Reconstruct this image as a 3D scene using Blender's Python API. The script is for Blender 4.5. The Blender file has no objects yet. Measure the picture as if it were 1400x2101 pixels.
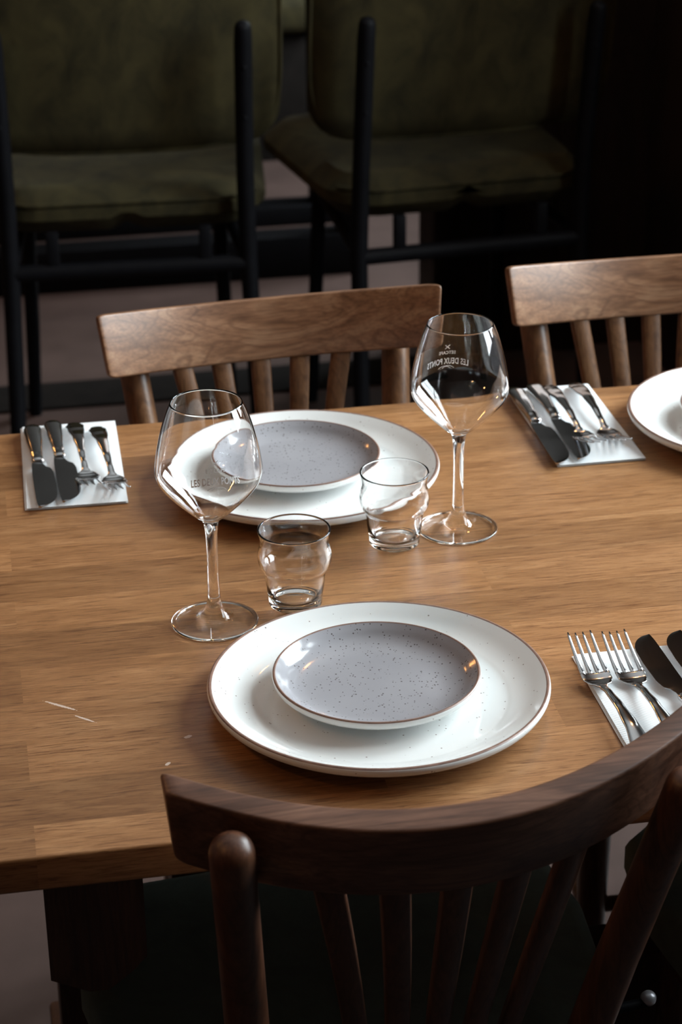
import bpy, bmesh, math, random
from mathutils import Vector, Matrix
random.seed(7)
scene = bpy.context.scene
COL = scene.collection
PI = math.pi

# ------------------------------------------------------------------ camera
R_ = Vector((0.98423933, -0.17646322, -0.01156145))
U_ = Vector((0.08474704, 0.41328259, 0.90665067))
F_ = Vector((0.15521235, 0.89334105, -0.42172372))
cam_data = bpy.data.cameras.new('camera')
cam = bpy.data.objects.new('camera', cam_data)
COL.objects.link(cam)
m = Matrix.Identity(4)
for i in range(3):
    m[i][0] = R_[i]; m[i][1] = U_[i]; m[i][2] = -F_[i]
m[2][3] = 1.6313
cam.matrix_world = m
cam_data.sensor_fit = 'VERTICAL'
cam_data.sensor_height = 36.0
cam_data.lens = 4350.16 * 36.0 / 2101.0
cam_data.dof.use_dof = True
cam_data.dof.focus_distance = 1.76
cam_data.dof.aperture_fstop = 10.0
cam_data.clip_start = 0.05
scene.camera = cam

# ------------------------------------------------------------------ exposure, world, daylight
scene.view_settings.view_transform = 'Standard'
scene.view_settings.look = 'None'
scene.view_settings.gamma = 1.0
scene.view_settings.use_curve_mapping = False
scene.cycles.sample_clamp_indirect = 0.0; scene.cycles.blur_glossy = 0.0; scene.cycles.caustics_refractive = True
scene.cycles.max_bounces = 16; scene.cycles.transmission_bounces = 16; scene.cycles.transparent_max_bounces = 16
scene.view_settings.exposure = 1.32

world = bpy.data.worlds.new('world'); scene.world = world
world.use_nodes = True
world.node_tree.nodes['Background'].inputs[0].default_value = (0.75, 0.87, 1.0, 1)
world.node_tree.nodes['Background'].inputs[1].default_value = 0.6

def area(name, loc, rot, sx, sy, power, color):
    l = bpy.data.lights.new(name, 'AREA'); l.shape = 'RECTANGLE'
    l.size = sx; l.size_y = sy; l.energy = power; l.color = color
    o = bpy.data.objects.new(name, l); COL.objects.link(o)
    o.location = loc; o.rotation_euler = rot
    return o
# daylight outside the two windows of the right-hand wall (facing -X)
SKY = (0.88, 0.94, 1.0)
area('daylight_near_window', (2.52, 1.55, 2.1), (0, PI/2, 0), 2.2, 0.9, 42, SKY)
area('daylight_far_window', (2.52, 2.75, 2.1), (0, PI/2, 0), 2.2, 1.1, 105, SKY)
area('daylight_back_window', (2.52, 5.1, 2.1), (0, PI/2, 0), 2.2, 1.4, 105, SKY)

# ------------------------------------------------------------------ materials
def new_mat(name):
    mt = bpy.data.materials.new(name); mt.use_nodes = True
    nt = mt.node_tree
    return mt, nt, nt.nodes['Principled BSDF']
def N(nt, typ, **kw):
    n = nt.nodes.new(typ)
    for k, v in kw.items(): setattr(n, k, v)
    return n
def ramp(nt, stops):
    r = N(nt, 'ShaderNodeValToRGB')
    el = r.color_ramp.elements
    while len(el) < len(stops): el.new(0.5)
    for e, (p, c) in zip(el, stops):
        e.position = p; e.color = (*c, 1) if len(c) == 3 else c
    return r
def mixc(nt, fac, a, b, blend='MIX'):
    n = N(nt, 'ShaderNodeMix', data_type='RGBA', blend_type=blend)
    for s, v in ((n.inputs[0], fac), (n.inputs[6], a), (n.inputs[7], b)):
        if hasattr(v, 'type') and hasattr(v, 'is_output'): nt.links.new(v, s)
        elif isinstance(v, (tuple, list)): s.default_value = (*v, 1)
        else: s.default_value = v
    return n.outputs[2]
def mathn(nt, op, a, b=0.0):
    n = N(nt, 'ShaderNodeMath', operation=op)
    for s, v in ((n.inputs[0], a), (n.inputs[1], b)):
        if hasattr(v, 'is_output'): nt.links.new(v, s)
        else: s.default_value = v
    return n.outputs[0]
def objcoord(nt, scale=(1, 1, 1), loc=(0, 0, 0)):
    tc = N(nt, 'ShaderNodeTexCoord'); mp = N(nt, 'ShaderNodeMapping')
    nt.links.new(tc.outputs['Object'], mp.inputs[0])
    mp.inputs['Scale'].default_value = scale; mp.inputs['Location'].default_value = loc
    return mp.outputs[0]
def noise(nt, vec, scale, detail=4, rough=0.5, dist=0.0):
    n = N(nt, 'ShaderNodeTexNoise')
    nt.links.new(vec, n.inputs['Vector'])
    n.inputs['Scale'].default_value = scale; n.inputs['Detail'].default_value = detail
    n.inputs['Roughness'].default_value = rough; n.inputs['Distortion'].default_value = dist
    return n.outputs['Fac']
def bump(nt, b, h, strength, dist):
    n = N(nt, 'ShaderNodeBump'); n.inputs['Strength'].default_value = strength
    n.inputs['Distance'].default_value = dist
    nt.links.new(h, n.inputs['Height']); nt.links.new(n.outputs[0], b.inputs['Normal'])

def plain(name, col, rough=0.5, metal=0.0, var=0.12, scale=40, spec=0.5, bumpd=0.0):
    mt, nt, b = new_mat(name)
    v = objcoord(nt); n = noise(nt, v, scale, 5, 0.6)
    lo = tuple(c*(1-var) for c in col); hi = tuple(min(1, c*(1+var)) for c in col)
    r = ramp(nt, [(0.3, lo), (0.7, hi)]); nt.links.new(n, r.inputs[0])
    nt.links.new(r.outputs[0], b.inputs['Base Color'])
    b.inputs['Roughness'].default_value = rough; b.inputs['Metallic'].default_value = metal
    b.inputs['Specular IOR Level'].default_value = spec
    if bumpd: bump(nt, b, n, 0.6, bumpd)
    return mt

def wood(name, dark, mid, light, axis='X', rough=0.35, seed=0, spec=0.5, coat=0.0):
    mt, nt, b = new_mat(name)
    st = {'X': (0.06, 1, 1), 'Y': (1, 0.06, 1), 'Z': (1, 1, 0.06)}[axis]
    v = objcoord(nt, st, (seed*3.1, seed*1.7, seed))
    st2 = {'X': (0.16, 1, 1), 'Y': (1, 0.16, 1), 'Z': (1, 1, 0.16)}[axis]
    v2 = objcoord(nt, st2, (seed, seed*2.3, 0))
    fine = noise(nt, v, 420, 5, 0.65)
    big = noise(nt, v2, 26, 4, 0.55, 1.8)
    r = ramp(nt, [(0.25, dark), (0.5, mid), (0.75, light)]); nt.links.new(big, r.inputs[0])
    rf = ramp(nt, [(0.35, (0.55, 0.52, 0.50)), (0.6, (1, 1, 1))]); nt.links.new(fine, rf.inputs[0])
    st3 = {'X': (0.10, 1, 1), 'Y': (1, 0.10, 1), 'Z': (1, 1, 0.10)}[axis]
    ringn = noise(nt, objcoord(nt, st3, (seed*1.3, 0, seed*0.7)), 16, 2, 0.4, 0.5)
    ring = mathn(nt, 'SINE', mathn(nt, 'MULTIPLY', ringn, 110.0))
    rr = ramp(nt, [(0.0, (1, 1, 1)), (0.55, (0.98, 0.98, 0.98)), (1.0, (0.66, 0.62, 0.60))]); nt.links.new(ring, rr.inputs[0])
    cc = mixc(nt, 0.8, r.outputs[0], rf.outputs[0], 'MULTIPLY')
    nt.links.new(mixc(nt, 0.8, cc, rr.outputs[0], 'MULTIPLY'), b.inputs['Base Color'])
    b.inputs['Roughness'].default_value = rough
    b.inputs['Specular IOR Level'].default_value = spec
    b.inputs['Coat Weight'].default_value = coat; b.inputs['Coat Roughness'].default_value = 0.25
    bump(nt, b, fine, 0.25, 0.0004)
    return mt

def table_wood():
    mt, nt, b = new_mat('butcher_block_wood')
    tc = N(nt, 'ShaderNodeTexCoord'); obj = tc.outputs['Object']
    br = N(nt, 'ShaderNodeTexBrick'); br.offset = 0.37; br.offset_frequency = 2; br.squash = 1.0
    nt.links.new(obj, br.inputs['Vector'])
    for k, v in (('Scale', 1.0), ('Mortar Size', 0.0), ('Brick Width', 0.43), ('Row Height', 0.062), ('Bias', 0.0)):
        br.inputs[k].default_value = v
    br.inputs['Color1'].default_value = (0, 0, 0, 1); br.inputs['Color2'].default_value = (1, 1, 1, 1)
    br.inputs['Mortar'].default_value = (0.4, 0.4, 0.4, 1)
    rnd = br.outputs['Color']
    # every stave gets its own grain by moving the coordinates
    sc = N(nt, 'ShaderNodeVectorMath', operation='SCALE'); nt.links.new(rnd, sc.inputs[0]); sc.inputs['Scale'].default_value = 3.7
    ad = N(nt, 'ShaderNodeVectorMath', operation='ADD'); nt.links.new(obj, ad.inputs[0]); nt.links.new(sc.outputs[0], ad.inputs[1])
    mp = N(nt, 'ShaderNodeMapping'); mp.inputs['Scale'].default_value = (0.055, 1, 1); nt.links.new(ad.outputs[0], mp.inputs[0])
    mp2 = N(nt, 'ShaderNodeMapping'); mp2.inputs['Scale'].default_value = (0.13, 1, 1); nt.links.new(ad.outputs[0], mp2.inputs[0])
    fine = noise(nt, mp.outputs[0], 750, 5, 0.7)
    mid = noise(nt, mp2.outputs[0], 55, 5, 0.6, 1.2)
    pores = noise(nt, mp.outputs[0], 430, 5, 0.65, 0.8)
    r = ramp(nt, [(0.22, (0.235, 0.105, 0.038)), (0.5, (0.345, 0.168, 0.068)), (0.78, (0.44, 0.235, 0.105))]); nt.links.new(mid, r.inputs[0])
    rs = ramp(nt, [(0.0, (0.66, 0.62, 0.56)), (0.5, (0.96, 0.95, 0.93)), (1.0, (1.20, 1.20, 1.18))]); nt.links.new(rnd, rs.inputs[0])
    c = mixc(nt, 1.0, r.outputs[0], rs.outputs[0], 'MULTIPLY')
    rf = ramp(nt, [(0.36, (0.55, 0.47, 0.40)), (0.55, (1, 1, 1))]); nt.links.new(fine, rf.inputs[0])
    c = mixc(nt, 0.75, c, rf.outputs[0], 'MULTIPLY')
    rp = ramp(nt, [(0.38, (0.42, 0.34, 0.28)), (0.46, (1, 1, 1))]); nt.links.new(pores, rp.inputs[0])
    c = mixc(nt, 0.7, c, rp.outputs[0], 'MULTIPLY')
    # small bare chips and a scratch in the varnish
    def spot(cx, cy, sx, sy, ang):
        m_ = N(nt, 'ShaderNodeMapping', vector_type='TEXTURE'); nt.links.new(obj, m_.inputs[0])
        m_.inputs['Location'].default_value = (cx, cy, 0.75); m_.inputs['Rotation'].default_value = (0, 0, ang)
        m_.inputs['Scale'].default_value = (sx, sy, 0.02)
        nz = noise(nt, obj, 500, 2); ln = N(nt, 'ShaderNodeVectorMath', operation='LENGTH'); nt.links.new(m_.outputs[0], ln.inputs[0])
        return mathn(nt, 'LESS_THAN', mathn(nt, 'ADD', ln.outputs['Value'], nz), 1.35)
    for s in SPOTS:
        c = mixc(nt, spot(*s), c, (0.62, 0.50, 0.42))
    nt.links.new(c, b.inputs['Base Color'])
    wear = noise(nt, obj, 9, 4, 0.6)
    rr = N(nt, 'ShaderNodeMapRange'); nt.links.new(wear, rr.inputs[0])
    rr.inputs[3].default_value = 0.30; rr.inputs[4].default_value = 0.44
    nt.links.new(rr.outputs[0], b.inputs['Roughness'])
    b.inputs['Specular IOR Level'].default_value = 0.5
    bump(nt, b, fine, 0.2, 0.0003)
    return mt

def ceramic(name, col, warm, speck, dens, rough=0.09):
    mt, nt, b = new_mat(name)
    obj = objcoord(nt)
    n = noise(nt, obj, 14, 3)
    r = ramp(nt, [(0.3, col), (0.7, warm)]); nt.links.new(n, r.inputs[0])
    c = r.outputs[0]
    for sc, th, frac in ((430, 0.35, dens*3.2), (200, 0.20, dens*1.2)):
        vo = N(nt, 'ShaderNodeTexVoronoi'); vo.inputs['Scale'].default_value = sc
        nt.links.new(obj, vo.inputs['Vector'])
        sp = N(nt, 'ShaderNodeSeparateColor'); nt.links.new(vo.outputs['Color'], sp.inputs[0])
        pick = mathn(nt, 'LESS_THAN', sp.outputs[0], frac)
        size = mathn(nt, 'MULTIPLY', sp.outputs[1], th)
        dot = mathn(nt, 'LESS_THAN', vo.outputs['Distance'], size)
        f = mathn(nt, 'MULTIPLY', mathn(nt, 'MULTIPLY', pick, dot), 0.8)
        c = mixc(nt, f, c, speck)
    nt.links.new(c, b.inputs['Base Color'])
    b.inputs['Roughness'].default_value = rough
    b.inputs['Specular IOR Level'].default_value = 0.5
    return mt

def velvet(name, dark, light):
    mt, nt, b = new_mat(name)
    v = objcoord(nt, (1, 1, 0.7))
    n1 = noise(nt, v, 16, 7, 0.7, 0.6); n2 = noise(nt, v, 600, 3)
    r = ramp(nt, [(0.3, dark), (0.7, light)]); nt.links.new(n1, r.inputs[0])
    nt.links.new(r.outputs[0], b.inputs['Base Color'])
    b.inputs['Roughness'].default_value = 0.85; b.inputs['Specular IOR Level'].default_value = 0.2
    b.inputs['Sheen Weight'].default_value = 0.12; b.inputs['Sheen Tint'].default_value = (*light, 1)
    bump(nt, b, n2, 0.3, 0.0006)
    return mt

def glass(name):
    mt, nt, b = new_mat(name)
    b.inputs['Transmission Weight'].default_value = 1.0
    b.inputs['Roughness'].default_value = 0.0
    b.inputs['IOR'].default_value = 1.5
    n = noise(nt, objcoord(nt), 3, 2)
    r = ramp(nt, [(0, (0.993, 0.996, 0.996)), (1, (1, 1, 1))]); nt.links.new(n, r.inputs[0])
    nt.links.new(r.outputs[0], b.inputs['Base Color'])
    return mt

def pane_glass(name='window_glass', tint=(0.96, 0.98, 0.97, 1)):
    mt = bpy.data.materials.new(name); mt.use_nodes = True; nt = mt.node_tree; nt.nodes.clear()
    out = N(nt, 'ShaderNodeOutputMaterial'); tr = N(nt, 'ShaderNodeBsdfTransparent'); gl = N(nt, 'ShaderNodeBsdfGlossy')
    gl.inputs['Roughness'].default_value = 0.02; tr.inputs[0].default_value = tint
    lw = N(nt, 'ShaderNodeLayerWeight'); lw.inputs['Blend'].default_value = 0.5; mx = N(nt, 'ShaderNodeMixShader')
    fres = mathn(nt, 'ADD', mathn(nt, 'MULTIPLY', mathn(nt, 'POWER', lw.outputs['Facing'], 5.0), 0.94), 0.04)
    nt.links.new(fres, mx.inputs[0]); nt.links.new(tr.outputs[0], mx.inputs[1]); nt.links.new(gl.outputs[0], mx.inputs[2])
    nt.links.new(mx.outputs[0], out.inputs[0])
    return mt

def napkin_mat():
    mt, nt, b = new_mat('napkin_paper')
    v = objcoord(nt)
    w = N(nt, 'ShaderNodeTexWave'); w.inputs['Scale'].default_value = 190; nt.links.new(v, w.inputs['Vector']); w.bands_direction = 'DIAGONAL'
    b.inputs['Base Color'].default_value = (0.80, 0.83, 0.84, 1)
    n = noise(nt, v, 30, 3)
    r = ramp(nt, [(0.3, (0.76, 0.79, 0.80)), (0.7, (0.84, 0.86, 0.87))]); nt.links.new(n, r.inputs[0])
    nt.links.new(r.outputs[0], b.inputs['Base Color'])
    b.inputs['Roughness'].default_value = 0.9; b.inputs['Specular IOR Level'].default_value = 0.2
    bump(nt, b, w.outputs['Fac'], 0.5, 0.0003)
    return mt

def emis(name, col, st):
    mt, nt, b = new_mat(name)
    b.inputs['Base Color'].default_value = (*col, 1)
    b.inputs['Emission Color'].default_value = (*col, 1); b.inputs['Emission Strength'].default_value = st
    return mt

SPOTS = [(0.128, 1.470, 0.0042, 0.0022, 0.4), (0.108, 1.432, 0.0034, 0.0018, 0.9),
         (0.030, 1.540, 0.0016, 0.018, 0.9), (0.048, 1.515, 0.0012, 0.012, 0.85)]
M = dict(
    table=table_wood(),
    crest=wood('chair_crest_wood', (0.14, 0.062, 0.029), (0.26, 0.128, 0.066), (0.41, 0.235, 0.135), 'X', 0.36, 2, coat=0.0),
    post=wood('chair_post_wood', (0.10, 0.044, 0.019), (0.18, 0.083, 0.037), (0.26, 0.13, 0.06), 'Z', 0.38, 5),
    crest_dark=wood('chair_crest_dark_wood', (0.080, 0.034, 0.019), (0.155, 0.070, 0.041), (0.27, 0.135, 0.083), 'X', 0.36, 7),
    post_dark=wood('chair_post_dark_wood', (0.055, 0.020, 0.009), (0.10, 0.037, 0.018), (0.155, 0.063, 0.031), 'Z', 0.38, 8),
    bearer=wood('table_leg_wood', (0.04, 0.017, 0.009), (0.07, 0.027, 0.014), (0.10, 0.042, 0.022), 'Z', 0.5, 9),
    seat=velvet('dark_green_seat_cover', (0.09, 0.11, 0.09), (0.14, 0.165, 0.14)),
    velvet=velvet('olive_velvet', (0.012, 0.0098, 0.0032), (0.046, 0.037, 0.013)),
    steel=plain('black_steel', (0.004, 0.004, 0.005), 0.55, 0.0, 0.2, 30, 0.08),
    cutlery=plain('cutlery_steel', (0.62, 0.62, 0.63), 0.13, 1.0, 0.05, 60),
    blade=plain('blade_steel', (0.45, 0.45, 0.46), 0.10, 1.0, 0.06, 60),
    white=ceramic('white_glaze', (0.74, 0.755, 0.745), (0.79, 0.80, 0.785), (0.16, 0.10, 0.07), 0.02),
    grey=ceramic('grey_glaze', (0.30, 0.295, 0.315), (0.345, 0.34, 0.36), (0.06, 0.045, 0.04), 0.13, 0.13),
    rim=plain('brown_rim_glaze', (0.22, 0.13, 0.10), 0.3, 0, 0.25, 120),
    glass=glass('clear_glass'),
    etch=plain('white_print', (0.92, 0.93, 0.94), 0.7, 0, 0.03, 50),
    napkin=napkin_mat(),
    floor=plain('mauve_brown_floor', (0.078, 0.050, 0.043), 0.45, 0, 0.22, 5, 0.4),
    strip=plain('dark_floor_wood', (0.008, 0.006, 0.005), 0.8, 0, 0.3, 20, 0.1),
    wall=plain('dark_wall_paint', (0.030, 0.026, 0.022), 0.8, 0, 0.12, 6),
    ceil=plain('ceiling_paint', (0.35, 0.34, 0.33), 0.9, 0, 0.1, 6),
    panel=wood('dark_panel_wood', (0.010, 0.006, 0.004), (0.016, 0.009, 0.006), (0.024, 0.013, 0.009), 'Z', 0.6, 4, spec=0.25),
    fartable=wood('far_table_wood', (0.012, 0.010, 0.007), (0.02, 0.015, 0.010), (0.03, 0.022, 0.014), 'X', 0.6, 6, spec=0.3),
    frame=plain('window_frame_paint', (0.03, 0.032, 0.034), 0.4, 0, 0.1, 20),
    pane=pane_glass(),
    thin=pane_glass('thin_clear_glass', (0.995, 0.998, 0.998, 1)),
    bulb=emis('warm_bulb', (1.0, 0.42, 0.12), 55.0),
    brass=plain('lamp_metal', (0.05, 0.045, 0.04), 0.4, 0.8, 0.1, 30),
    glide=plain('grey_metal_cap', (0.45, 0.45, 0.48), 0.35, 0.6, 0.1, 40),
)

# ------------------------------------------------------------------ mesh helpers
def tag(o, label=None, cat=None, group=None, kind=None):
    if label: o['label'] = label
    if cat: o['category'] = cat
    if group: o['group'] = group
    if kind: o['kind'] = kind
    return o
def empty(name, loc=(0, 0, 0), rz=0, label=None, cat=None, group=None):
    o = bpy.data.objects.new(name, None); COL.objects.link(o)
    o.empty_display_size = 0.05; o.location = loc; o.rotation_euler = (0, 0, rz)
    return tag(o, label, cat, group)
def mesh_obj(name, verts, faces, mat, parent=None, smooth=True, mats=None, fmat=None, autosmooth=None):
    me = bpy.data.meshes.new(name); me.from_pydata([tuple(v) for v in verts], [], faces); me.update()
    bm = bmesh.new(); bm.from_mesh(me); bmesh.ops.recalc_face_normals(bm, faces=bm.faces)
    if autosmooth:
        for e in bm.edges:
            if len(e.link_faces) == 2 and e.calc_face_angle(0) > math.radians(autosmooth): e.smooth = False
    bm.to_mesh(me); bm.free()
    for mt in (mats or [mat]): me.materials.append(mt)
    for i, p in enumerate(me.polygons):
        p.use_smooth = smooth
        if fmat: p.material_index = fmat[i]
    o = bpy.data.objects.new(name, me); COL.objects.link(o); o.parent = parent
    return o
def from_bm(name, bm, mat, parent=None, smooth=True, autosmooth=40):
    bmesh.ops.recalc_face_normals(bm, faces=bm.faces)
    for e in bm.edges:
        if len(e.link_faces) == 2 and e.calc_face_angle(0) > math.radians(autosmooth): e.smooth = False
    me = bpy.data.meshes.new(name); bm.to_mesh(me); bm.free(); me.materials.append(mat)
    for p in me.polygons: p.use_smooth = smooth
    o = bpy.data.objects.new(name, me); COL.objects.link(o); o.parent = parent
    return o
def add_box(bm, lo, hi, bev=0.0, seg=2, mtx=None):
    r = bmesh.ops.create_cube(bm, size=1.0)
    vs = r['verts']
    for v in vs:
        v.co = Vector([lo[i] + (v.co[i]+0.5)*(hi[i]-lo[i]) for i in range(3)])
    if bev:
        es = list({e for v in vs for e in v.link_edges})
        r2 = bmesh.ops.bevel(bm, geom=es, offset=bev, segments=seg, affect='EDGES', profile=0.5)
        vs = list({v for f in r2['faces'] for v in f.verts} | {v for v in vs if v.is_valid})
    if mtx:
        for v in vs: v.co = mtx @ v.co
def box(name, lo, hi, mat, parent=None, bev=0.0, seg=2):
    bm = bmesh.new(); add_box(bm, lo, hi, bev, seg)
    return from_bm(name, bm, mat, parent, smooth=bool(bev))
def ring_loft(rings, cap=True):
    """list of rings (equal count) -> verts, faces"""
    n = len(rings[0]); V = [p for r in rings for p in r]; Fc = []
    for i in range(len(rings)-1):
        for j in range(n):
            a = i*n+j; b = i*n+(j+1) % n
            Fc.append((a, b, b+n, a+n))
    if cap:
        Fc.append(tuple(range(n))[::-1]); Fc.append(tuple(range((len(rings)-1)*n, len(rings)*n)))
    return V, Fc
def tube_rings(path, rad, n=16):
    path = [Vector(p) for p in path]; rings = []
    up = Vector((0, 0, 1)); 
    d0 = (path[1]-path[0]).normalized()
    if abs(d0.dot(up)) > 0.9: up = Vector((0, 1, 0))
    for i, p in enumerate(path):
        d = (path[min(i+1, len(path)-1)]-path[max(i-1, 0)]).normalized()
        x = d.cross(up).normalized(); y = x.cross(d).normalized()
        r = rad[i] if isinstance(rad, (list, tuple)) else rad
        rings.append([p+(x*math.cos(2*PI*k/n)+y*math.sin(2*PI*k/n))*r for k in range(n)])
    return rings
def tube(name, path, rad, mat, parent=None, n=16, round_ends=False):
    if round_ends:
        path = [Vector(p) for p in path]
        r0 = rad[0] if isinstance(rad, (list, tuple)) else rad
        r1 = rad[-1] if isinstance(rad, (list, tuple)) else rad
        rl = list(rad) if isinstance(rad, (list, tuple)) else [rad]*len(path)
        d0 = (path[0]-path[1]).normalized(); d1 = (path[-1]-path[-2]).normalized()
        st = [math.radians(a) for a in (85, 65, 45, 25)]
        path = [path[0]+d0*r0*math.sin(a)*0.8 for a in st]+path+[path[-1]+d1*r1*math.sin(a)*0.8 for a in st[::-1]]
        rl = [r0*math.cos(a) for a in st]+rl+[r1*math.cos(a) for a in st[::-1]]
        rad = rl
    V, Fc = ring_loft(tube_rings(path, rad, n))
    return mesh_obj(name, V, Fc, mat, parent, autosmooth=50)
def lathe(name, prof, mat, parent=None, n=96, mats=None, pm=None):
    """closed or open profile of (r,z); r==0 points collapse to poles"""
    V = []; idx = []; Fc = []; fm = []
    for r, z in prof:
        if r < 1e-7: idx.append([len(V)]*n); V.append((0, 0, z))
        else:
            idx.append(list(range(len(V), len(V)+n)))
            V += [(r*math.cos(2*PI*k/n), r*math.sin(2*PI*k/n), z) for k in range(n)]
    for i in range(len(prof)-1):
        a, b = idx[i], idx[i+1]
        for k in range(n):
            q = (a[k], a[(k+1) % n], b[(k+1) % n], b[k])
            u = []
            for x in q:
                if x not in u: u.append(x)
            if len(u) >= 3: Fc.append(tuple(u)); fm.append(pm[i] if pm else 0)
    return mesh_obj(name, V, Fc, mat, parent, mats=mats, fmat=fm if pm else None)
def smooth_profile(pts, sub=5):
    """Catmull-Rom through pts"""
    out = []
    for i in range(len(pts)-1):
        p0 = pts[max(i-1, 0)]; p1 = pts[i]; p2 = pts[i+1]; p3 = pts[min(i+2, len(pts)-1)]
        for s in range(sub):
            t = s/sub
            out.append(tuple(0.5*((2*p1[k])+(-p0[k]+p2[k])*t+(2*p0[k]-5*p1[k]+4*p2[k]-p3[k])*t*t+(-p0[k]+3*p1[k]-3*p2[k]+p3[k])*t**3) for k in (0, 1)))
    out.append(pts[-1]); return out
def copy_tree(o, parent=None):
    c = o.copy(); COL.objects.link(c); c.parent = parent
    for ch in list(o.children): copy_tree(ch, c)
    return c
def place(o, loc, rz, label, group=None):
    o.location = loc; o.rotation_euler = (0, 0, rz); o['label'] = label
    if group: o['group'] = group
    return o

# ------------------------------------------------------------------ the room
def structure(name, lo, hi, mat, bev=0.0): return tag(box(name, lo, hi, mat, None, bev), kind='structure')
structure('floor', (-3, -1.6, -0.05), (2.3, 6.4, 0), M['floor'])
structure('ceiling', (-3, -1.6, 4.0), (2.3, 6.4, 4.05), M['ceil'])
structure('wall_left', (-3.1, -1.6, 0), (-3, 6.4, 4.0), M['wall'])
structure('wall_back', (-3, 6.4, 0), (2.3, 6.52, 4.0), M['wall'])
structure('wall_front', (-3, -1.7, 0), (2.3, -1.6, 4.0), M['wall'])
WIN = [(1.1, 2.0), (2.2, 3.3), (4.4, 5.8)]; Z0, Z1 = 1.0, 3.2
bm = bmesh.new()
for lo, hi in [((2.3, -1.6, 0), (2.42, 6.52, Z0)), ((2.3, -1.6, Z1), (2.42, 6.52, 4.0)), ((2.3, -1.6, Z0), (2.42, 1.1, Z1)),
               ((2.3, 2.0, Z0), (2.42, 2.2, Z1)), ((2.3, 3.3, Z0), (2.42, 4.4, Z1)), ((2.3, 5.8, Z0), (2.42, 6.52, Z1))]: add_box(bm, lo, hi)
tag(from_bm('wall_right', bm, M['wall'], smooth=False), kind='structure')
for i, (a, b) in enumerate(WIN):
    w = empty('window_%d' % (i+1), (2.36, (a+b)/2, Z0)); w['kind'] = 'structure'
    hw = (b-a)/2; H = Z1-Z0; bm = bmesh.new()
    for lo, hi in [((-0.03, -hw, 0), (0.03, hw, 0.06)), ((-0.03, -hw, H-0.06), (0.03, hw, H)), ((-0.03, -hw, 0), (0.03, -hw+0.06, H)),
                   ((-0.03, hw-0.06, 0), (0.03, hw, H)), ((-0.025, -0.02, 0), (0.025, 0.02, H)), ((-0.025, -hw, H*0.68), (0.025, hw, H*0.68+0.035))]:
        add_box(bm, lo, hi)
    from_bm('window_frame', bm, M['frame'], w, smooth=False)
    box('window_pane', (-0.002, -hw, 0), (0.002, hw, H), M['pane'], w)
# low dark wood partition behind the right-hand green chair
structure('wall_partition', (0.93, 4.2, 0), (2.3, 4.32, 1.15), M['panel'])
structure('light_blocker', (1.40, 3.15, 0), (1.52, 4.2, 2.4), M['panel'])  # unseen slab, added to shade the right-hand green chair from the far window
for i, x in enumerate((0.93, 1.20)):
    structure('trim_%d' % (i+3), (x, 4.175, 0), (x+0.05, 4.2, 1.15), M['panel'], 0.004)

# ------------------------------------------------------------------ table
TZ = 0.75
YF, YB = 1.3212, 2.1357
tbl = empty('dining_table', (0, 0, 0), 0, 'long butcher-block dining table laid with plates, glasses and cutlery', 'table')
bm = bmesh.new(); add_box(bm, (-0.75, YF, TZ-0.030), (1.75, YB, TZ), 0.0028, 3)
from_bm('tabletop', bm, M['table'], tbl)
def bearer(x0, x1):
    ys0, ys1 = YF+0.045, YB-0.045
    pr = [(x0, TZ-0.030), (x1, TZ-0.030), (x1, TZ-0.132), (x1-0.012, TZ-0.145), (x0+0.045, TZ-0.160), (x0+0.030, TZ-0.160), (x0, TZ-0.145)]
    rings = [[Vector((x, y, z)) for x, z in pr] for y in (ys0, ys1)]
    V, Fc = ring_loft(rings); b = mesh_obj('bearer_beam', V, Fc, M['bearer'], tbl, smooth=False)
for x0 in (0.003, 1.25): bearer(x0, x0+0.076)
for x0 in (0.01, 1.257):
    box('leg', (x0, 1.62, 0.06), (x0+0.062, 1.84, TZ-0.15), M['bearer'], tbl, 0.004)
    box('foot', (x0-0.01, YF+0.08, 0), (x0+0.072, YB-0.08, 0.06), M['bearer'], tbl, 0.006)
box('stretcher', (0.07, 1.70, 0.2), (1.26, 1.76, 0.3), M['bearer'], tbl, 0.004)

# ------------------------------------------------------------------ bistro chair (origin below the crest centre, +Y towards the seat)
CW, CS, CH, CT, TILT, CD, CZ = 0.390, 0.0657, 0.0700, 0.0215, 0.3024, 0.0077, 0.8389
def crest_pt(u, v, w):
    hw = CW/2-CD*v; X = u*hw; Y = CS*(u*hw/(CW/2))**2-CT*w
    Z = CZ-CH*v*math.cos(TILT)+Y*math.sin(TILT); Y2 = Y*math.cos(TILT)+CH*v*math.sin(TILT)
    return Vector((X, Y2, Z))
def crest_mesh():
    nu = 56; rings = []
    us = [-1+2*i/nu for i in range(nu+1)]
    eps = [(-1.0, .30), (-.994, .10), (-.98, .02)]
    us = [-1.0, -.996, -.988, -.972, -.95]+[-.93+1.86*i/nu for i in range(nu+1)]+[.95, .972, .988, .996, 1.0]
    for u in us:
        e = max(0, (abs(u)-0.95)/0.05); sh = 0.06*(1-math.sqrt(max(0, 1-e*e)))  # rounded corners
        sw = 0.10*(1-math.sqrt(max(0, 1-e**4)))
        ring = []
        rv, rw = 0.035, 0.13
        v0, v1, w0, w1 = sh, 1-sh, sw, 1-sw
        for (cv, cw, a0) in ((v0+rv, w0+rw, PI), (v1-rv, w0+rw, PI/2), (v1-rv, w1-rw, 0), (v0+rv, w1-rw, -PI/2)):
            for k in range(5):
                a = a0-k*PI/8
                ring.append(crest_pt(u, cv+rv*math.cos(a) if False else cv+rv*(math.cos(a)), cw-rw*math.sin(a)))
        rings.append(ring)
    return ring_loft(rings)
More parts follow.
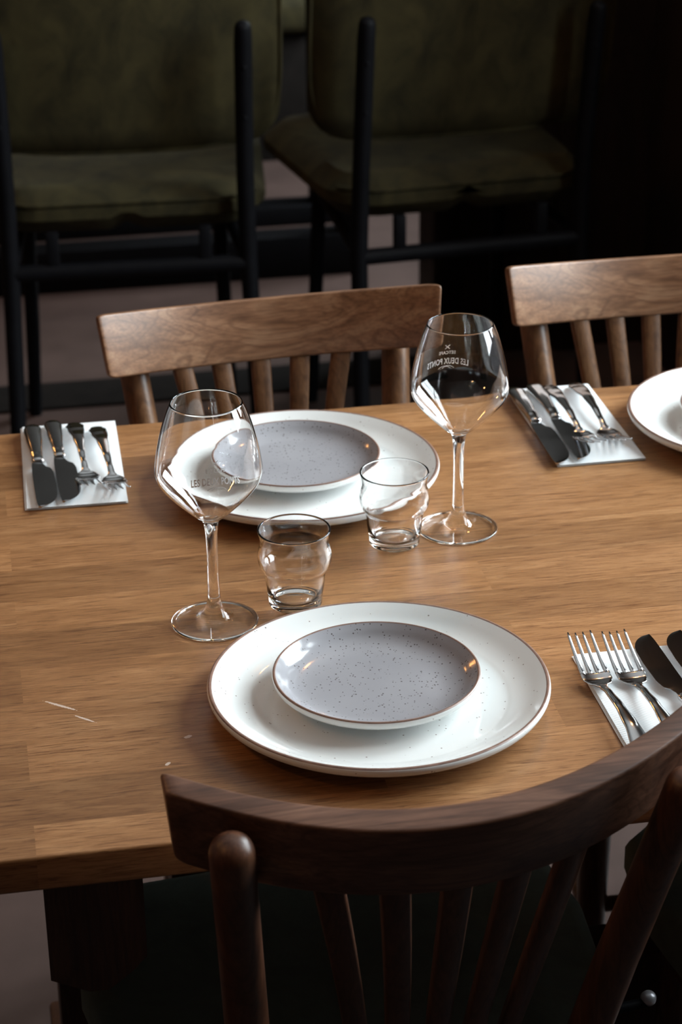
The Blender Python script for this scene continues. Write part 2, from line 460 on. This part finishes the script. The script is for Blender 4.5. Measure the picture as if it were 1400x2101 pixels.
def bistro_chair(crest_m, post_m, label, warp=0.0):
    c = empty('dining_chair', (0, 0, 0), 0, label, 'chair', 'wooden slat-back dining chairs')
    V, Fc = crest_mesh(); mesh_obj('crest_rail', V, Fc, crest_m, c, autosmooth=60)
    for s in (-1, 1):
        top = Vector((s*0.157+(warp if s > 0 else 0), 0.001, 0.824)); mid = Vector((s*0.1215+(warp if s > 0 else 0), 0.133, 0.44)); bot = Vector((s*0.150, 0.03, 0.0))
        path = [top, top.lerp(mid, .25)+Vector((0, .002, 0)), top.lerp(mid, .5)+Vector((0, .004, 0)), top.lerp(mid, .75)+Vector((0, .003, 0)), mid, mid.lerp(bot, .3)+Vector((0, -.004, 0)), mid.lerp(bot, .7), bot]
        tube('back_post', path, [0.0160, 0.0162, 0.0168, 0.0172, 0.0170, 0.0155, 0.013, 0.011], post_m, c, 24, True)
    for i, k in enumerate((-2, -1, 0, 1, 2)):
        xt, xb = 0.006+k*0.0472, 0.006+k*0.0225
        rings = []
        for j in range(9):
            t = j/8; z = 0.785*(1-t)+0.445*t
            x = xt+(xb-xt)*(t+0.10*math.sin(PI*t))
            yc = -0.0075+CS*(x/(CW/2))**2*(1-t)+(0.8389-z)*math.tan(TILT)-0.004*math.sin(PI*t)
            wv = 0.0115*(1-t)+0.0068*t; d = 0.0052
            ang = -math.atan2(2*CS*xt/(CW/2)**2, 1)*0.75*(1-t)
            ring = []
            for (a, b) in ((-1, -.6), (-.8, -1), (.8, -1), (1, -.6), (1, .6), (.8, 1), (-.8, 1), (-1, .6)):
                dx, dy = a*wv, b*d
                ring.append(Vector((x+dx*math.cos(ang)+dy*math.sin(ang), yc-dx*math.sin(ang)+dy*math.cos(ang), z)))
            rings.append(ring)
        V, Fc = ring_loft(rings); mesh_obj('slat', V, Fc, post_m, c, autosmooth=50)
    # seat: padded hexagonal-fronted cushion on a frame
    out = [(-.128, .115), (-.187, .2), (-.224, .28), (-.236, .37), (-.225, .475), (-.19, .506), (0, .514)]
    out = out+[(-x, y) for x, y in out[-2::-1]]
    cx, cy = 0, 0.31
    def ringp(z, k): return [Vector((cx+(x-cx)*k, cy+(y-cy)*k, z)) for x, y in out]
    V, Fc = ring_loft([ringp(.425, .97), ringp(.428, 1.0), ringp(.452, 1.0), ringp(.460, .985), ringp(.464, .93), ringp(.468, .7), ringp(.470, .35)])
    mesh_obj('seat_cushion', V, Fc, M['seat'], c, autosmooth=60)
    V, Fc = ring_loft([ringp(.385, .90), ringp(.4245, .90)]); mesh_obj('seat_frame', V, Fc, post_m, c, smooth=False)
    for s in (-1, 1):
        tube('leg', [(s*.175, .44, .39), (s*.178, .445, .2), (s*.18, .45, .0)], [.018, .016, .011], post_m, c, 16)
        tube('side_stretcher', [(s*.136, .105, .2), (s*.177, .443, .2)], .009, post_m, c, 12)
    tube('front_stretcher', [(-.178, .445, .24), (.178, .445, .24)], .009, post_m, c, 12)
    return c
cha = bistro_chair(M['crest'], M['post'], 'brown wooden chair behind the table, behind the left white plate and glasses')
chb = copy_tree(cha)
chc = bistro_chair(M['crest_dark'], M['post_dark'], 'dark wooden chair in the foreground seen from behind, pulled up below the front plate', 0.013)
place(cha, (0.3044, 2.2625, 0), 3.2083, cha['label'])
place(chb, (0.7858, 2.3146, 0), 3.127, 'brown wooden chair behind the table at right edge, behind the cut-off plate')
place(chc, (0.2862, 1.1993, 0), 0.0594, chc['label'])
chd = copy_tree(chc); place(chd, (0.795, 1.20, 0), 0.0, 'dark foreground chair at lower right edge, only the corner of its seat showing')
tube('bolt', [(0.150, 0.092, 0.562), (0.188, 0.094, 0.562)], 0.0042, M['steel'], chc, 12)
bcp = lathe('bolt_cap', [(0, .007), (.004, .006), (.006, .003), (.0065, 0), (0, 0)], M['glide'], chc, 24)
bcp.location = (0.190, 0.095, 0.565); bcp.rotation_euler = (0.6, 0, 0); bcp['label'] = 'grey metal cap'

# ------------------------------------------------------------------ green velvet chair (origin between its back posts on the floor, +Y towards the seat)
def superslab(w, h, d, r, cyl=0.0, n=10, puff=0.012):
    """rounded cushion slab, width X, height Z, depth Y; cyl = sagitta of horizontal curve"""
    bm = bmesh.new(); add_box(bm, (-w/2, -d/2, -h/2), (w/2, d/2, h/2))
    bmesh.ops.subdivide_edges(bm, edges=bm.edges[:], cuts=15, use_grid_fill=True)
    for v in bm.verts:
        x, y, z = v.co
        # round the corners of the outline
        ax, az = abs(x)-(w/2-r), abs(z)-(h/2-r)
        if ax > 0 and az > 0:
            L = math.hypot(ax, az); m_ = max(ax, az)
            if L > 0:
                x = math.copysign(w/2-r+ax*m_/L, x); z = math.copysign(h/2-r+az*m_/L, z)
        # distance to outline for edge rounding
        dx, dz = w/2-abs(x), h/2-abs(z); e = min(dx, dz)
        if ax > 0 and az > 0: e = r-math.hypot(abs(x)-(w/2-r), abs(z)-(h/2-r))
        e = max(e, 0); k = 1.0
        q = d*0.45
        if e < q: k = math.sqrt(max(0, 1-(1-e/q)**2))*0.75+0.25
        y = y*k+math.copysign(puff*(1-(2*x/w)**2)*(1-(2*z/h)**2), y)*(abs(y) > d*0.3)
        y += cyl*(2*x/w)**2
        v.co = (x, y, z)
    return bm
def green_chair(label):
    c = empty('velvet_chair', (0, 0, 0), 0, label, 'chair', 'olive velvet chairs with black tube frames')
    # backrest
    bm = superslab(0.565, 0.42, 0.055, 0.075, 0.02)
    rot = Matrix.Translation((0, 0.058, 0.842)) @ Matrix.Rotation(0.14, 4, 'X')
    for v in bm.verts: v.co = rot @ v.co
    br = from_bm('backrest', bm, M['velvet'], c)
    # welt along the edge of the backrest
    pts = []
    for k in range(72):
        a = 2*PI*k/72; ca, sa = math.cos(a), math.sin(a)
        x = 0.2825*math.copysign(abs(ca)**0.42, ca); z = 0.2105*math.copysign(abs(sa)**0.42, sa)
        pts.append(rot @ Vector((x, 0.02*(2*x/0.565)**2-0.010, z)))
    rr = []
    n = len(pts)
    for i in range(n):
        d = (pts[(i+1) % n]-pts[i-1]).normalized(); x_ = d.cross(Vector((0, 1, 0))).normalized(); y_ = x_.cross(d)
        rr.append([pts[i]+(x_*math.cos(t)+y_*math.sin(t))*0.0035 for t in [2*PI*j/8 for j in range(8)]])
    rr.append(rr[0]); V, Fc = ring_loft(rr, False); mesh_obj('welt', V, Fc, M['velvet'], br)
    # seat cushion
    bm = superslab(0.53, 0.53, 0.075, 0.10, 0.0, puff=0.010)
    rs = Matrix.Translation((0, 0.30, 0.535)) @ Matrix.Rotation(PI/2, 4, 'X')
    for v in bm.verts:
        x, y, z = v.co
        seam = 0.014*math.exp(-(x/0.010)**2) if y < 0 else 0
        v.co = rs @ Vector((x*(1+-0.06*z/0.265), y+seam, z))
    from_bm('seat', bm, M['velvet'], c)
    pts = [Vector((x, 0.035+0.9*max(0, abs(x)-0.17)**1.35*2, 0.553)) for x in [-.235+.47*i/24 for i in range(25)]]
    tube('seat_piping', pts, 0.004, M['velvet'], c, 8)
    for s in (-1, 1):
        x = s*0.209
        tube('back_leg', [(x*1.0, -0.035, 0.868), (x, -0.028, 0.84), (x, 0.01, 0.6), (x*1.01, 0.02, 0.44), (x*1.04, -0.01, 0.2), (x*1.07, -0.045, 0.0)],
             [0.0145, 0.0158, 0.0158, 0.0158, 0.015, 0.013], M['steel'], c, 16, True)
        tube('leg', [(s*.185, .40, .455), (s*.192, .42, .2), (s*.20, .435, 0)], [0.0145, .0145, .013], M['steel'], c, 14)
        tube('side_rail', [(x, 0.02, 0.44), (s*.185, .40, .455)], 0.0115, M['steel'], c, 14)
        box('seat_bracket', (s*0.135-0.011, 0.012, 0.44), (s*0.135+0.011, 0.030, 0.51), M['steel'], c, 0.003)
        for z in (0.80, 0.71): 
            o = lathe('bolt', [(0, .004), (.004, .003), (.005, 0), (0, 0)], M['steel'], c, 16)
            o.location = (x, -0.022+(0.84-z)*0.16-0.019, z); o.rotation_euler = (PI/2, 0, 0)
    tube('cross_rail', [(-.209, .02, .437), (.209, .02, .437)], 0.0150, M['steel'], c, 16)
    tube('front_rail', [(-.186, .40, .455), (.186, .40, .455)], 0.0115, M['steel'], c, 14)
    return c
ga = green_chair('olive velvet chair with black frame, left of the two behind the table')
place(ga, (0.253, 3.60, 0), -0.05, ga['label'])
gb = copy_tree(ga); place(gb, (0.875, 3.59, 0), 0.09, 'dim olive velvet chair with black frame, right one, beside the dark wooden partition')
bn = empty('banquette_bench', (-1.0, 6.10, 0), 0, 'dark green bench against the far wall, glimpsed between the two velvet chairs', 'bench')
box('base', (-0.95, -0.28, 0), (1.95, 0.28, 0.36), M['strip'], bn, 0.004)
box('seat', (-0.97, -0.32, 0.36), (1.97, 0.28, 0.46), M['velvet'], bn, 0.03, 4)
box('backrest', (-0.97, 0.16, 0.46), (1.97, 0.28, 0.95), M['velvet'], bn, 0.03, 4)

# far table with its steel base
ft = empty('far_table', (0, 0, 0), 0, 'dark far table on black steel base behind the green velvet chairs', 'table')
box('tabletop', (-0.7, 4.72, 0.72), (0.90, 5.36, 0.75), M['fartable'], ft, 0.003)
for x in (-0.6, 0.84):
    box('leg', (x, 4.80, 0.05), (x+0.05, 4.85, 0.72), M['steel'], ft, 0.003)
    box('leg', (x, 5.22, 0.05), (x+0.05, 5.27, 0.72), M['steel'], ft, 0.003)
box('base_bar', (-0.62, 5.20, 0.0), (0.90, 5.29, 0.05), M['steel'], ft, 0.003)
box('base_bar', (-0.62, 4.79, 0.0), (0.90, 4.87, 0.10), M['steel'], ft, 0.003)
structure('trim_6', (-1.5, 4.06, 0.0), (0.93, 4.20, 0.006), M['strip'])

# ------------------------------------------------------------------ crockery
def big_plate():
    o_ = smooth_profile([(0, 0.003), (0.080, 0.003), (0.083, 0.0), (0.087, 0.0), (0.090, 0.0035), (0.112, 0.0070), (0.130, 0.0120), (0.1385, 0.0165), (0.1407, 0.0200), (0.1407, 0.0222), (0.1401, 0.0234)], 5)
    rimp = [(0.1396, 0.0239), (0.1391, 0.0242), (0.1384, 0.0243), (0.1376, 0.0241)]
    i_ = smooth_profile([(0.1370, 0.0238), (0.131, 0.0205), (0.121, 0.0148), (0.110, 0.0105), (0.098, 0.0080), (0.06, 0.0070), (0, 0.0068)], 6)
    prof = o_+rimp+i_
    pm = [0]*(len(o_)-1)+[1]*(len(rimp)+1)+[0]*(len(i_)-1)
    p = lathe('dinner_plate', prof, M['white'], None, 128, [M['white'], M['rim']], pm)
    return tag(p, cat='plate', group='large white speckled plates')
def small_plate():
    o_ = smooth_profile([(0, 0.003), (0.046, 0.003), (0.049, 0.0), (0.052, 0.0), (0.055, 0.003), (0.070, 0.0070), (0.0810, 0.0115), (0.0853, 0.0150), (0.0862, 0.0180), (0.0858, 0.0197)], 5)
    rimp = [(0.0854, 0.0202), (0.0849, 0.0206), (0.0843, 0.0207), (0.0837, 0.0205)]
    i_ = smooth_profile([(0.0833, 0.0202), (0.0790, 0.0170), (0.072, 0.0118), (0.063, 0.0085), (0.05, 0.0072), (0.02, 0.0068), (0, 0.0068)], 6)
    prof = o_+rimp+i_
    pm = [0]*(len(o_)-1)+[1]*(len(rimp)+1)+[2]*(len(i_)-1)
    p = lathe('side_plate', prof, M['white'], None, 128, [M['white'], M['rim'], M['grey']], pm)
    return tag(p, cat='plate', group='small grey speckled plates')
bp = big_plate(); sp_ = small_plate()
P1 = (0.2885, 1.4902); P2 = (0.2965, 1.9430); P3 = (0.800, 1.985)
place(bp, (*P1, TZ), 0.3, 'large white speckled dinner plate nearest the camera, under a grey plate')
place(sp_, (0.2885, 1.5000, TZ+0.0069), 1.1, 'small grey speckled plate on the front white dinner plate')
b2 = bp.copy(); COL.objects.link(b2); place(b2, (*P2, TZ), 2.1, 'large white speckled dinner plate behind the left wine glass, under a grey plate')
s2 = sp_.copy(); COL.objects.link(s2); place(s2, (0.295, 1.961, TZ+0.0069), 2.9, 'small grey speckled plate on the dinner plate behind the glasses')
b3 = bp.copy(); COL.objects.link(b3); place(b3, (*P3, TZ), 4.0, 'white dinner plate cut off by the right edge, beside the right rear napkin')
s3 = sp_.copy(); COL.objects.link(s3); place(s3, (0.803, 1.99, TZ+0.0069), 5.0, 'small grey plate at the right edge, on the cut-off white dinner plate')

# ------------------------------------------------------------------ glasses
def bowl_r(z):   # outer radius of the upper bowl wall
    P = BOWL
    for (r0, z0), (r1, z1) in zip(P[:-1], P[1:]):
        if z0 <= z <= z1: return r0+(r1-r0)*(z-z0)/(z1-z0)
    return P[-1][0]
BOWL = smooth_profile([(0.0075, 0.1000), (0.0150, 0.1060), (0.0260, 0.1165), (0.0365, 0.1275), (0.0435, 0.1370), (0.0463, 0.1450), (0.0462, 0.1530),
                       (0.0440, 0.1670), (0.0404, 0.1830), (0.0355, 0.1990), (0.0309, 0.2100)], 6)
def wine_glass():
    w = empty('wine_glass', (0, 0, 0), 0, None, 'glass', 'wine glasses')
    foot = [(0, 0.0008), (0.0165, 0.0008), (0.0350, 0.0006), (0.0375, 0.0), (0.0386, 0.0008), (0.0386, 0.0016), (0.0378, 0.0022)]
    up = smooth_profile([(0.0378, 0.0022), (0.028, 0.0034), (0.018, 0.0052), (0.0125, 0.0085), (0.0090, 0.0130), (0.0066, 0.0190), (0.0056, 0.0260), (0.0050, 0.045), (0.0048, 0.065), (0.0050, 0.080), (0.0058, 0.092), (0.0075, 0.1000)], 5)
    th = 0.0010
    inner = []
    for i, (r, z) in enumerate(BOWL):
        (ra, za), (rb, zb) = BOWL[max(i-1, 0)], BOWL[min(i+1, len(BOWL)-1)]
        L = math.hypot(rb-ra, zb-za); inner.append((r-th*(zb-za)/L, z+th*(rb-ra)/L))
    inner = [p for p in inner if p[0] > 0.0135][::-1]
    rim = [(0.0306, 0.2104), (0.0302, 0.2104)]
    prof = foot+up[1:]+BOWL[1:]+rim+inner+[(0.0100, 0.1049), (0.005, 0.1036), (0, 0.1033)]
    pm = [1 if (max(prof[i][1], prof[i+1][1]) < 0.0058 and max(prof[i][0], prof[i+1][0]) > 0.0125 and max(prof[i][0], prof[i+1][0]) < 0.0352) else 0 for i in range(len(prof)-1)]
    lathe('glass_body', prof, M['glass'], w, 96, [M['glass'], M['thin']], pm)
    return w
def wrapped_text(bms, txt, size, z0, sx, arch, parent_angle):
    cu = bpy.data.curves.new('print_text', 'FONT'); cu.body = txt; cu.size = size; cu.align_x = 'CENTER'; cu.resolution_u = 3
    cu.space_character = 1.05; cu.offset = size*0.02
    tmp = bpy.data.objects.new('print_text', cu); COL.objects.link(tmp)
    dg = bpy.context.evaluated_depsgraph_get(); me = bpy.data.meshes.new_from_object(tmp.evaluated_get(dg))
    bm = bmesh.new(); bm.from_mesh(me)
    bmesh.ops.triangulate(bm, faces=bm.faces)
    vs = []
    for v in bm.verts: vs.append((v.co.x*sx, v.co.y))
    V = []
    for x, y in vs:
        z = z0+y*(1-arch*0)-arch*(x**2)/0.04
        V.append((x, z))
    fs = [[v.index for v in f.verts] for f in bm.faces]
    bm.free(); bpy.data.objects.remove(tmp)
    bms.append((V, fs))
def bar_shape(bms, x0, z0, x1, z1, w, n=6, sag=0.0):
    V = []; fs = []
    L = math.hypot(x1-x0, z1-z0); nx, nz = -(z1-z0)/L*w/2, (x1-x0)/L*w/2
    for i in range(n+1):
        t = i/n; x = x0+(x1-x0)*t; z = z0+(z1-z0)*t+sag*4*t*(1-t)
        V += [(x-nx, z-nz), (x+nx, z+nz)]
    for i in range(n): fs.append([2*i, 2*i+2, 2*i+3, 2*i+1])
    bms.append((V, fs))
def logo(parent, off=0.0):
    """white print on the bowl: crossed bars, EETCAFE, arched LES DEUX PONTS, small bridge arcs"""
    parts = []
    wrapped_text(parts, 'LES DEUX PONTS', 0.0088, 0.1535+off, 0.60, 0.22, 0)
    wrapped_text(parts, 'EETCAFE', 0.0046, 0.1640+off, 0.90, 0.10, 0)
    bar_shape(parts, -0.0024, 0.1695+off, 0.0024, 0.1738+off, 0.0007); bar_shape(parts, 0.0024, 0.1695+off, -0.0024, 0.1738+off, 0.0007)
    bar_shape(parts, -0.0075, 0.1487+off, 0.0045, 0.1487+off, 0.0006, 12, 0.0027)
    bar_shape(parts, -0.0040, 0.1487+off, 0.0085, 0.1487+off, 0.0005, 12, 0.0024)
    V = []; Fc = []
    for vs, fs in parts:
        b = len(V)
        for x, z in vs:
            r = bowl_r(z)+0.00012; a = x/r-PI/2
            V.append((r*math.cos(a), r*math.sin(a), z))
        Fc += [tuple(b+i for i in f) for f in fs]
    return mesh_obj('printed_logo', V, Fc, M['etch'], parent, smooth=False)
wg = wine_glass(); lg = logo(wg); lg['label'] = 'white printed lettering'
wg2 = copy_tree(wg)
G1 = (0.1739, 1.6621); G2 = (0.4284, 1.8070)
place(wg, (*G1, TZ), 0.02, 'clear wine glass at left with white lettering facing the camera')
place(wg2, (*G2, TZ), PI+0.05, 'clear wine glass at right rear, its white lettering seen mirrored')

def tumbler():
    th = 0.0016
    outer = smooth_profile([(0.0225, 0.0), (0.0240, 0.0011), (0.0243, 0.005), (0.0258, 0.016), (0.0274, 0.0300), (0.0285, 0.0338), (0.0316, 0.0385),
                            (0.0331, 0.0445), (0.0332, 0.0495), (0.0322, 0.0545), (0.0310, 0.0585), (0.0308, 0.0615), (0.0312, 0.066), (0.0328, 0.0725)], 5)
    rim = [(0.0327, 0.0735), (0.0320, 0.0738), (0.0313, 0.0735)]
    inner = smooth_profile([(0.0311, 0.0725), (0.0296, 0.066), (0.0291, 0.0615), (0.0293, 0.058), (0.0304, 0.0540), (0.0314, 0.0492), (0.0313, 0.0450), (0.0299, 0.0395),
                            (0.0270, 0.0345), (0.0257, 0.0305), (0.0240, 0.018), (0.0215, 0.0095), (0.0185, 0.0068), (0.012, 0.0056), (0, 0.0052)], 5)
    prof = [(0, 0.0022), (0.017, 0.0016), (0.0205, 0.0)]+outer+rim+inner
    t = lathe('tumbler', prof, M['glass'], None, 96)
    return tag(t, cat='glass', group='ridged water tumblers')
tu = tumbler(); place(tu, (0.2500, 1.6845, TZ), 0, 'short ridged water tumbler nearer the camera, above the front plate')
tu2 = tu.copy(); COL.objects.link(tu2); place(tu2, (0.3625, 1.7900, TZ), 1.0, 'short ridged water tumbler overlapping the rear plate, beside the right wine glass')

# ------------------------------------------------------------------ cutlery (origin at the handle end, running along -Y, lying on the napkin)
def sec(xc, y, z, w, h, n=12, p=2.4):
    r = []
    for k in range(n):
        a = 2*PI*k/n; ca, sa = math.cos(a), math.sin(a)
        r.append(Vector((xc+w*math.copysign(abs(ca)**(2/p), ca), y, z+h*math.copysign(abs(sa)**(2/p), sa))))
    return r
def interp(keys, y):
    for a, b in zip(keys[:-1], keys[1:]):
        if a[0] <= y <= b[0]:
            t = (y-a[0])/(b[0]-a[0]); t2 = t*t*(3-2*t)
            return [a[i]+(b[i]-a[i])*t2 for i in range(1, len(a))]
    return list(keys[-1][1:])
def fork():
    f = empty('fork', (0, 0, 0), 0, None, 'fork', 'forks')
    #      s      halfwidth  z       halfthick
    K = [(0.000, 0.0020, 0.0035, 0.0008), (0.004, 0.0072, 0.0040, 0.0014), (0.014, 0.0100, 0.0052, 0.0019), (0.030, 0.0092, 0.0078, 0.0021), (0.060, 0.0062, 0.0112, 0.0021),
         (0.090, 0.0042, 0.0108, 0.0020), (0.118, 0.0032, 0.0080, 0.0019), (0.130, 0.0036, 0.0056, 0.0018), (0.137, 0.0062, 0.0042, 0.0015)]
    rings = [sec(0, -s*1.0, interp(K, s)[1], interp(K, s)[0], interp(K, s)[2]) for s in [0.137*i/44 for i in range(45)]]
    V, Fc = ring_loft(rings); mesh_obj('handle', V, Fc, M['cutlery'], f)
    H = [(0.134, 0.0045, 0.0048, 0.0014), (0.140, 0.0105, 0.0032, 0.0011), (0.147, 0.0128, 0.0026, 0.0009), (0.156, 0.0128, 0.0040, 0.0009)]
    rings = []
    for i in range(16):
        s = 0.134+0.022*i/15; w, z, h = interp(H, s); r = []
        for k in range(14):    # dished section
            a = 2*PI*k/14; x = w*math.copysign(abs(math.cos(a))**0.8, math.cos(a))
            r.append(Vector((x, -s, z+h*math.sin(a)+0.0018*(x/0.0128)**2)))
        rings.append(r)
    V, Fc = ring_loft(rings)
    for j in range(4):
        xc = (-1.5+j)*0.00685; rings = []
        for i in range(13):
            t = i/12; s = 0.1545+0.0475*t
            z = 0.0038+0.0150*t**1.25+0.0018*(xc/0.0128)**2
            w = 0.0024*(1-0.55*t) if t < 0.97 else 0.0006
            rings.append(sec(xc*(1-0.04*t), -s, z, w, 0.0009*(1-0.3*t), 8))
        v2, f2 = ring_loft(rings); b = len(V); V += v2; Fc += [tuple(q+b for q in g) for g in f2]
    mesh_obj('tines', V, Fc, M['cutlery'], f)
    return f
def knife():
    k = empty('knife', (0, 0, 0), 0, None, 'knife', 'knives')
    K = [(0.000, 0.0030, 0.0045, 0.0018), (0.004, 0.0078, 0.0052, 0.0034), (0.015, 0.0096, 0.0060, 0.0044), (0.040, 0.0086, 0.0068, 0.0046), (0.080, 0.0066, 0.0066, 0.0040), (0.093, 0.0060, 0.0060, 0.0036), (0.098, 0.0066, 0.0058, 0.0036), (0.101, 0.0058, 0.0056, 0.0026)]
    rings = [sec(0, -s, interp(K, s)[1], interp(K, s)[0], interp(K, s)[2], 16) for s in [0.101*i/40 for i in range(41)]]
    V, Fc = ring_loft(rings); mesh_obj('handle', V, Fc, M['cutlery'], k)
    B = [(0.099, -0.0060, 0.0045), (0.106, -0.0068, 0.0050), (0.113, -0.0072, 0.0075), (0.118, -0.0074, 0.0125), (0.130, -0.0078, 0.0142), (0.160, -0.0080, 0.0146), (0.180, -0.0080, 0.0140), (0.194, -0.0078, 0.0108), (0.203, -0.0070, 0.0060), (0.2075, -0.0052, 0.0010), (0.2085, -0.0030, -0.0010)]
    rings = []
    for i in range(50):
        s = 0.099+0.1095*i/49; s = 0.099+0.1095*math.sin(PI/2*i/49); a, b = interp(B, s)
        if s > 0.178: b = -0.0066+0.0206*math.sqrt(max(0.0, 1-((s-0.178)/0.0306)**2)); a = -0.0080+0.0012*((s-0.178)/0.0306)**4
        zt = 0.0052-0.0012*min(1, (s-0.099)/0.05)
        # tilted blade: spine a little higher than the cutting edge
        rings.append([Vector((a, -s, zt+0.0009)), Vector((a, -s, zt-0.0009)), Vector(((a+b)/2, -s, zt-0.0012)), Vector((b, -s, zt+0.0001)), Vector((b, -s, zt+0.0005)), Vector(((a+b)/2, -s, zt+0.0009))])
    V, Fc = ring_loft(rings); mesh_obj('blade', V, Fc, M['blade'], k, autosmooth=25)
    return k
NZ = TZ+0.0036
def napkin(label, x0, y0, x1, y1, rz):
    """folded paper napkin: two layers joined at one long side"""
    w, l = x1-x0, y1-y0; V = []; Fc = []
    nx, ny = 18, 30
    def h(i, j, base): 
        return base+0.00035*math.sin(i*0.9+j*0.35)*0.5
    def layer(zb, zt, ins):
        b0 = len(V)
        for top in (0, 1):
            for i in range(nx+1):
                for j in range(ny+1):
                    x = -w/2+ins+(w-ins)*i/nx; y = -l/2+(l)*j/ny
                    e = min(i, nx-i, j, ny-j); z = zt if top else zb
                    if e == 0: z = (zb+zt)/2+(0.0002 if top else -0.0002)
                    else: z += 0.00022*math.sin(i*0.8+j*0.45+zb*900)
                    V.append((x, y, z))
        n = (nx+1)*(ny+1)
        def id_(t, i, j): return b0+t*n+i*(ny+1)+j
        for t in (0, 1):
            for i in range(nx):
                for j in range(ny): Fc.append((id_(t, i, j), id_(t, i+1, j), id_(t, i+1, j+1), id_(t, i, j+1)))
        for i in range(nx):
            for j in (0, ny): Fc.append((id_(0, i, j), id_(0, i+1, j), id_(1, i+1, j), id_(1, i, j)))
        for j in range(ny):
            for i in (0, nx): Fc.append((id_(0, i, j), id_(0, i, j+1), id_(1, i, j+1), id_(1, i, j)))
    layer(0.0003, 0.0017, 0.0); layer(0.0019, 0.0034, 0.002)
    o = mesh_obj('napkin', V, Fc, M['napkin'], None, autosmooth=60)
    tag(o, label, 'napkin', 'folded white paper napkins')
    o.location = ((x0+x1)/2, (y0+y1)/2, TZ); o.rotation_euler = (0, 0, rz); return o
napkin('folded white paper napkin at far left, under knives and forks', 0.020, 1.930, 0.122, 2.143, -0.02)
napkin('folded white paper napkin at right rear, between wine glass and cut-off plate', 0.562, 1.928, 0.656, 2.142, 0.0)
napkin('folded white paper napkin at right front, partly behind the foreground chair', 0.466, 1.325, 0.575, 1.536, 0.0)

fk = fork(); kn = knife()
used = set()
def put(proto, x, y, ang, label, z=NZ):
    o = proto if proto.name not in used else copy_tree(proto)
    used.add(proto.name); place(o, (x, y, z), ang, label); return o
put(kn, 0.034, 2.131, 0.02, 'leftmost table knife on the far left napkin')
put(kn, 0.056, 2.139, 0.03, 'second table knife on the far left napkin, beside the forks')
put(fk, 0.079, 2.134, 0.03, 'fork next to the knives on the far left napkin')
put(fk, 0.102, 2.118, 0.05, 'outermost fork on the far left napkin, nearest its right edge')
put(kn, 0.567, 2.131, -0.01, 'leftmost table knife on the right rear napkin')
put(kn, 0.590, 2.138, 0.0, 'second table knife on the right rear napkin, beside the forks')
put(fk, 0.607, 2.136, -0.01, 'fork next to the knives on the right rear napkin')
put(fk, 0.638, 2.136, -0.03, 'outermost fork on the right rear napkin, tines near the cut-off plate')
put(fk, 0.476, 1.336, PI+0.02, 'leftmost fork on the right front napkin, tines pointing away')
put(fk, 0.505, 1.332, PI+0.02, 'second fork on the right front napkin, beside the knife')
put(kn, 0.536, 1.340, PI+0.02, 'table knife beside the forks on the right front napkin')
put(kn, 0.565, 1.342, PI+0.02, 'rightmost table knife on the right front napkin, cut off by the picture edge')

# ------------------------------------------------------------------ pendant lamps (their bulbs glint in glass and steel)
def pendant():
    p = empty('pendant_lamp', (0, 0, 0), 0, None, 'lamp', 'pendant lamps above the table')
    tube('cord', [(0, 0, 0.10), (0, 0, 2.1)], 0.003, M['brass'], p, 8)
    lathe('lamp_socket', [(0, .11), (.012, .11), (.02, .10), (.022, .05), (.018, .045), (0, .045)], M['brass'], p, 24)
    lathe('bulb', smooth_profile([(0, -.035), (.02, -.03), (.030, -.01), (.028, .01), (.016, .035), (.012, .046), (0, .046)], 4), M['bulb'], p, 24)
    return p
pd = pendant()
for i, (x, y, lab) in enumerate([(-0.80, 4.0, 'bare warm pendant bulb above the far table, nearer its right end'), (0.95, 2.9, 'bare warm pendant bulb above the right rear of the table'),
                                 (-1.35, 4.5, 'bare warm pendant bulb above the left end of the far table'), (-1.0, 1.9, 'bare warm pendant bulb beyond the left end of the table'),
                                 (-0.7, 0.9, 'bare warm pendant bulb above the left front of the table')]):
    o = pd if i == 0 else copy_tree(pd); place(o, (x, y, 1.7 if y > 3.5 else 2.0), 0, lab)
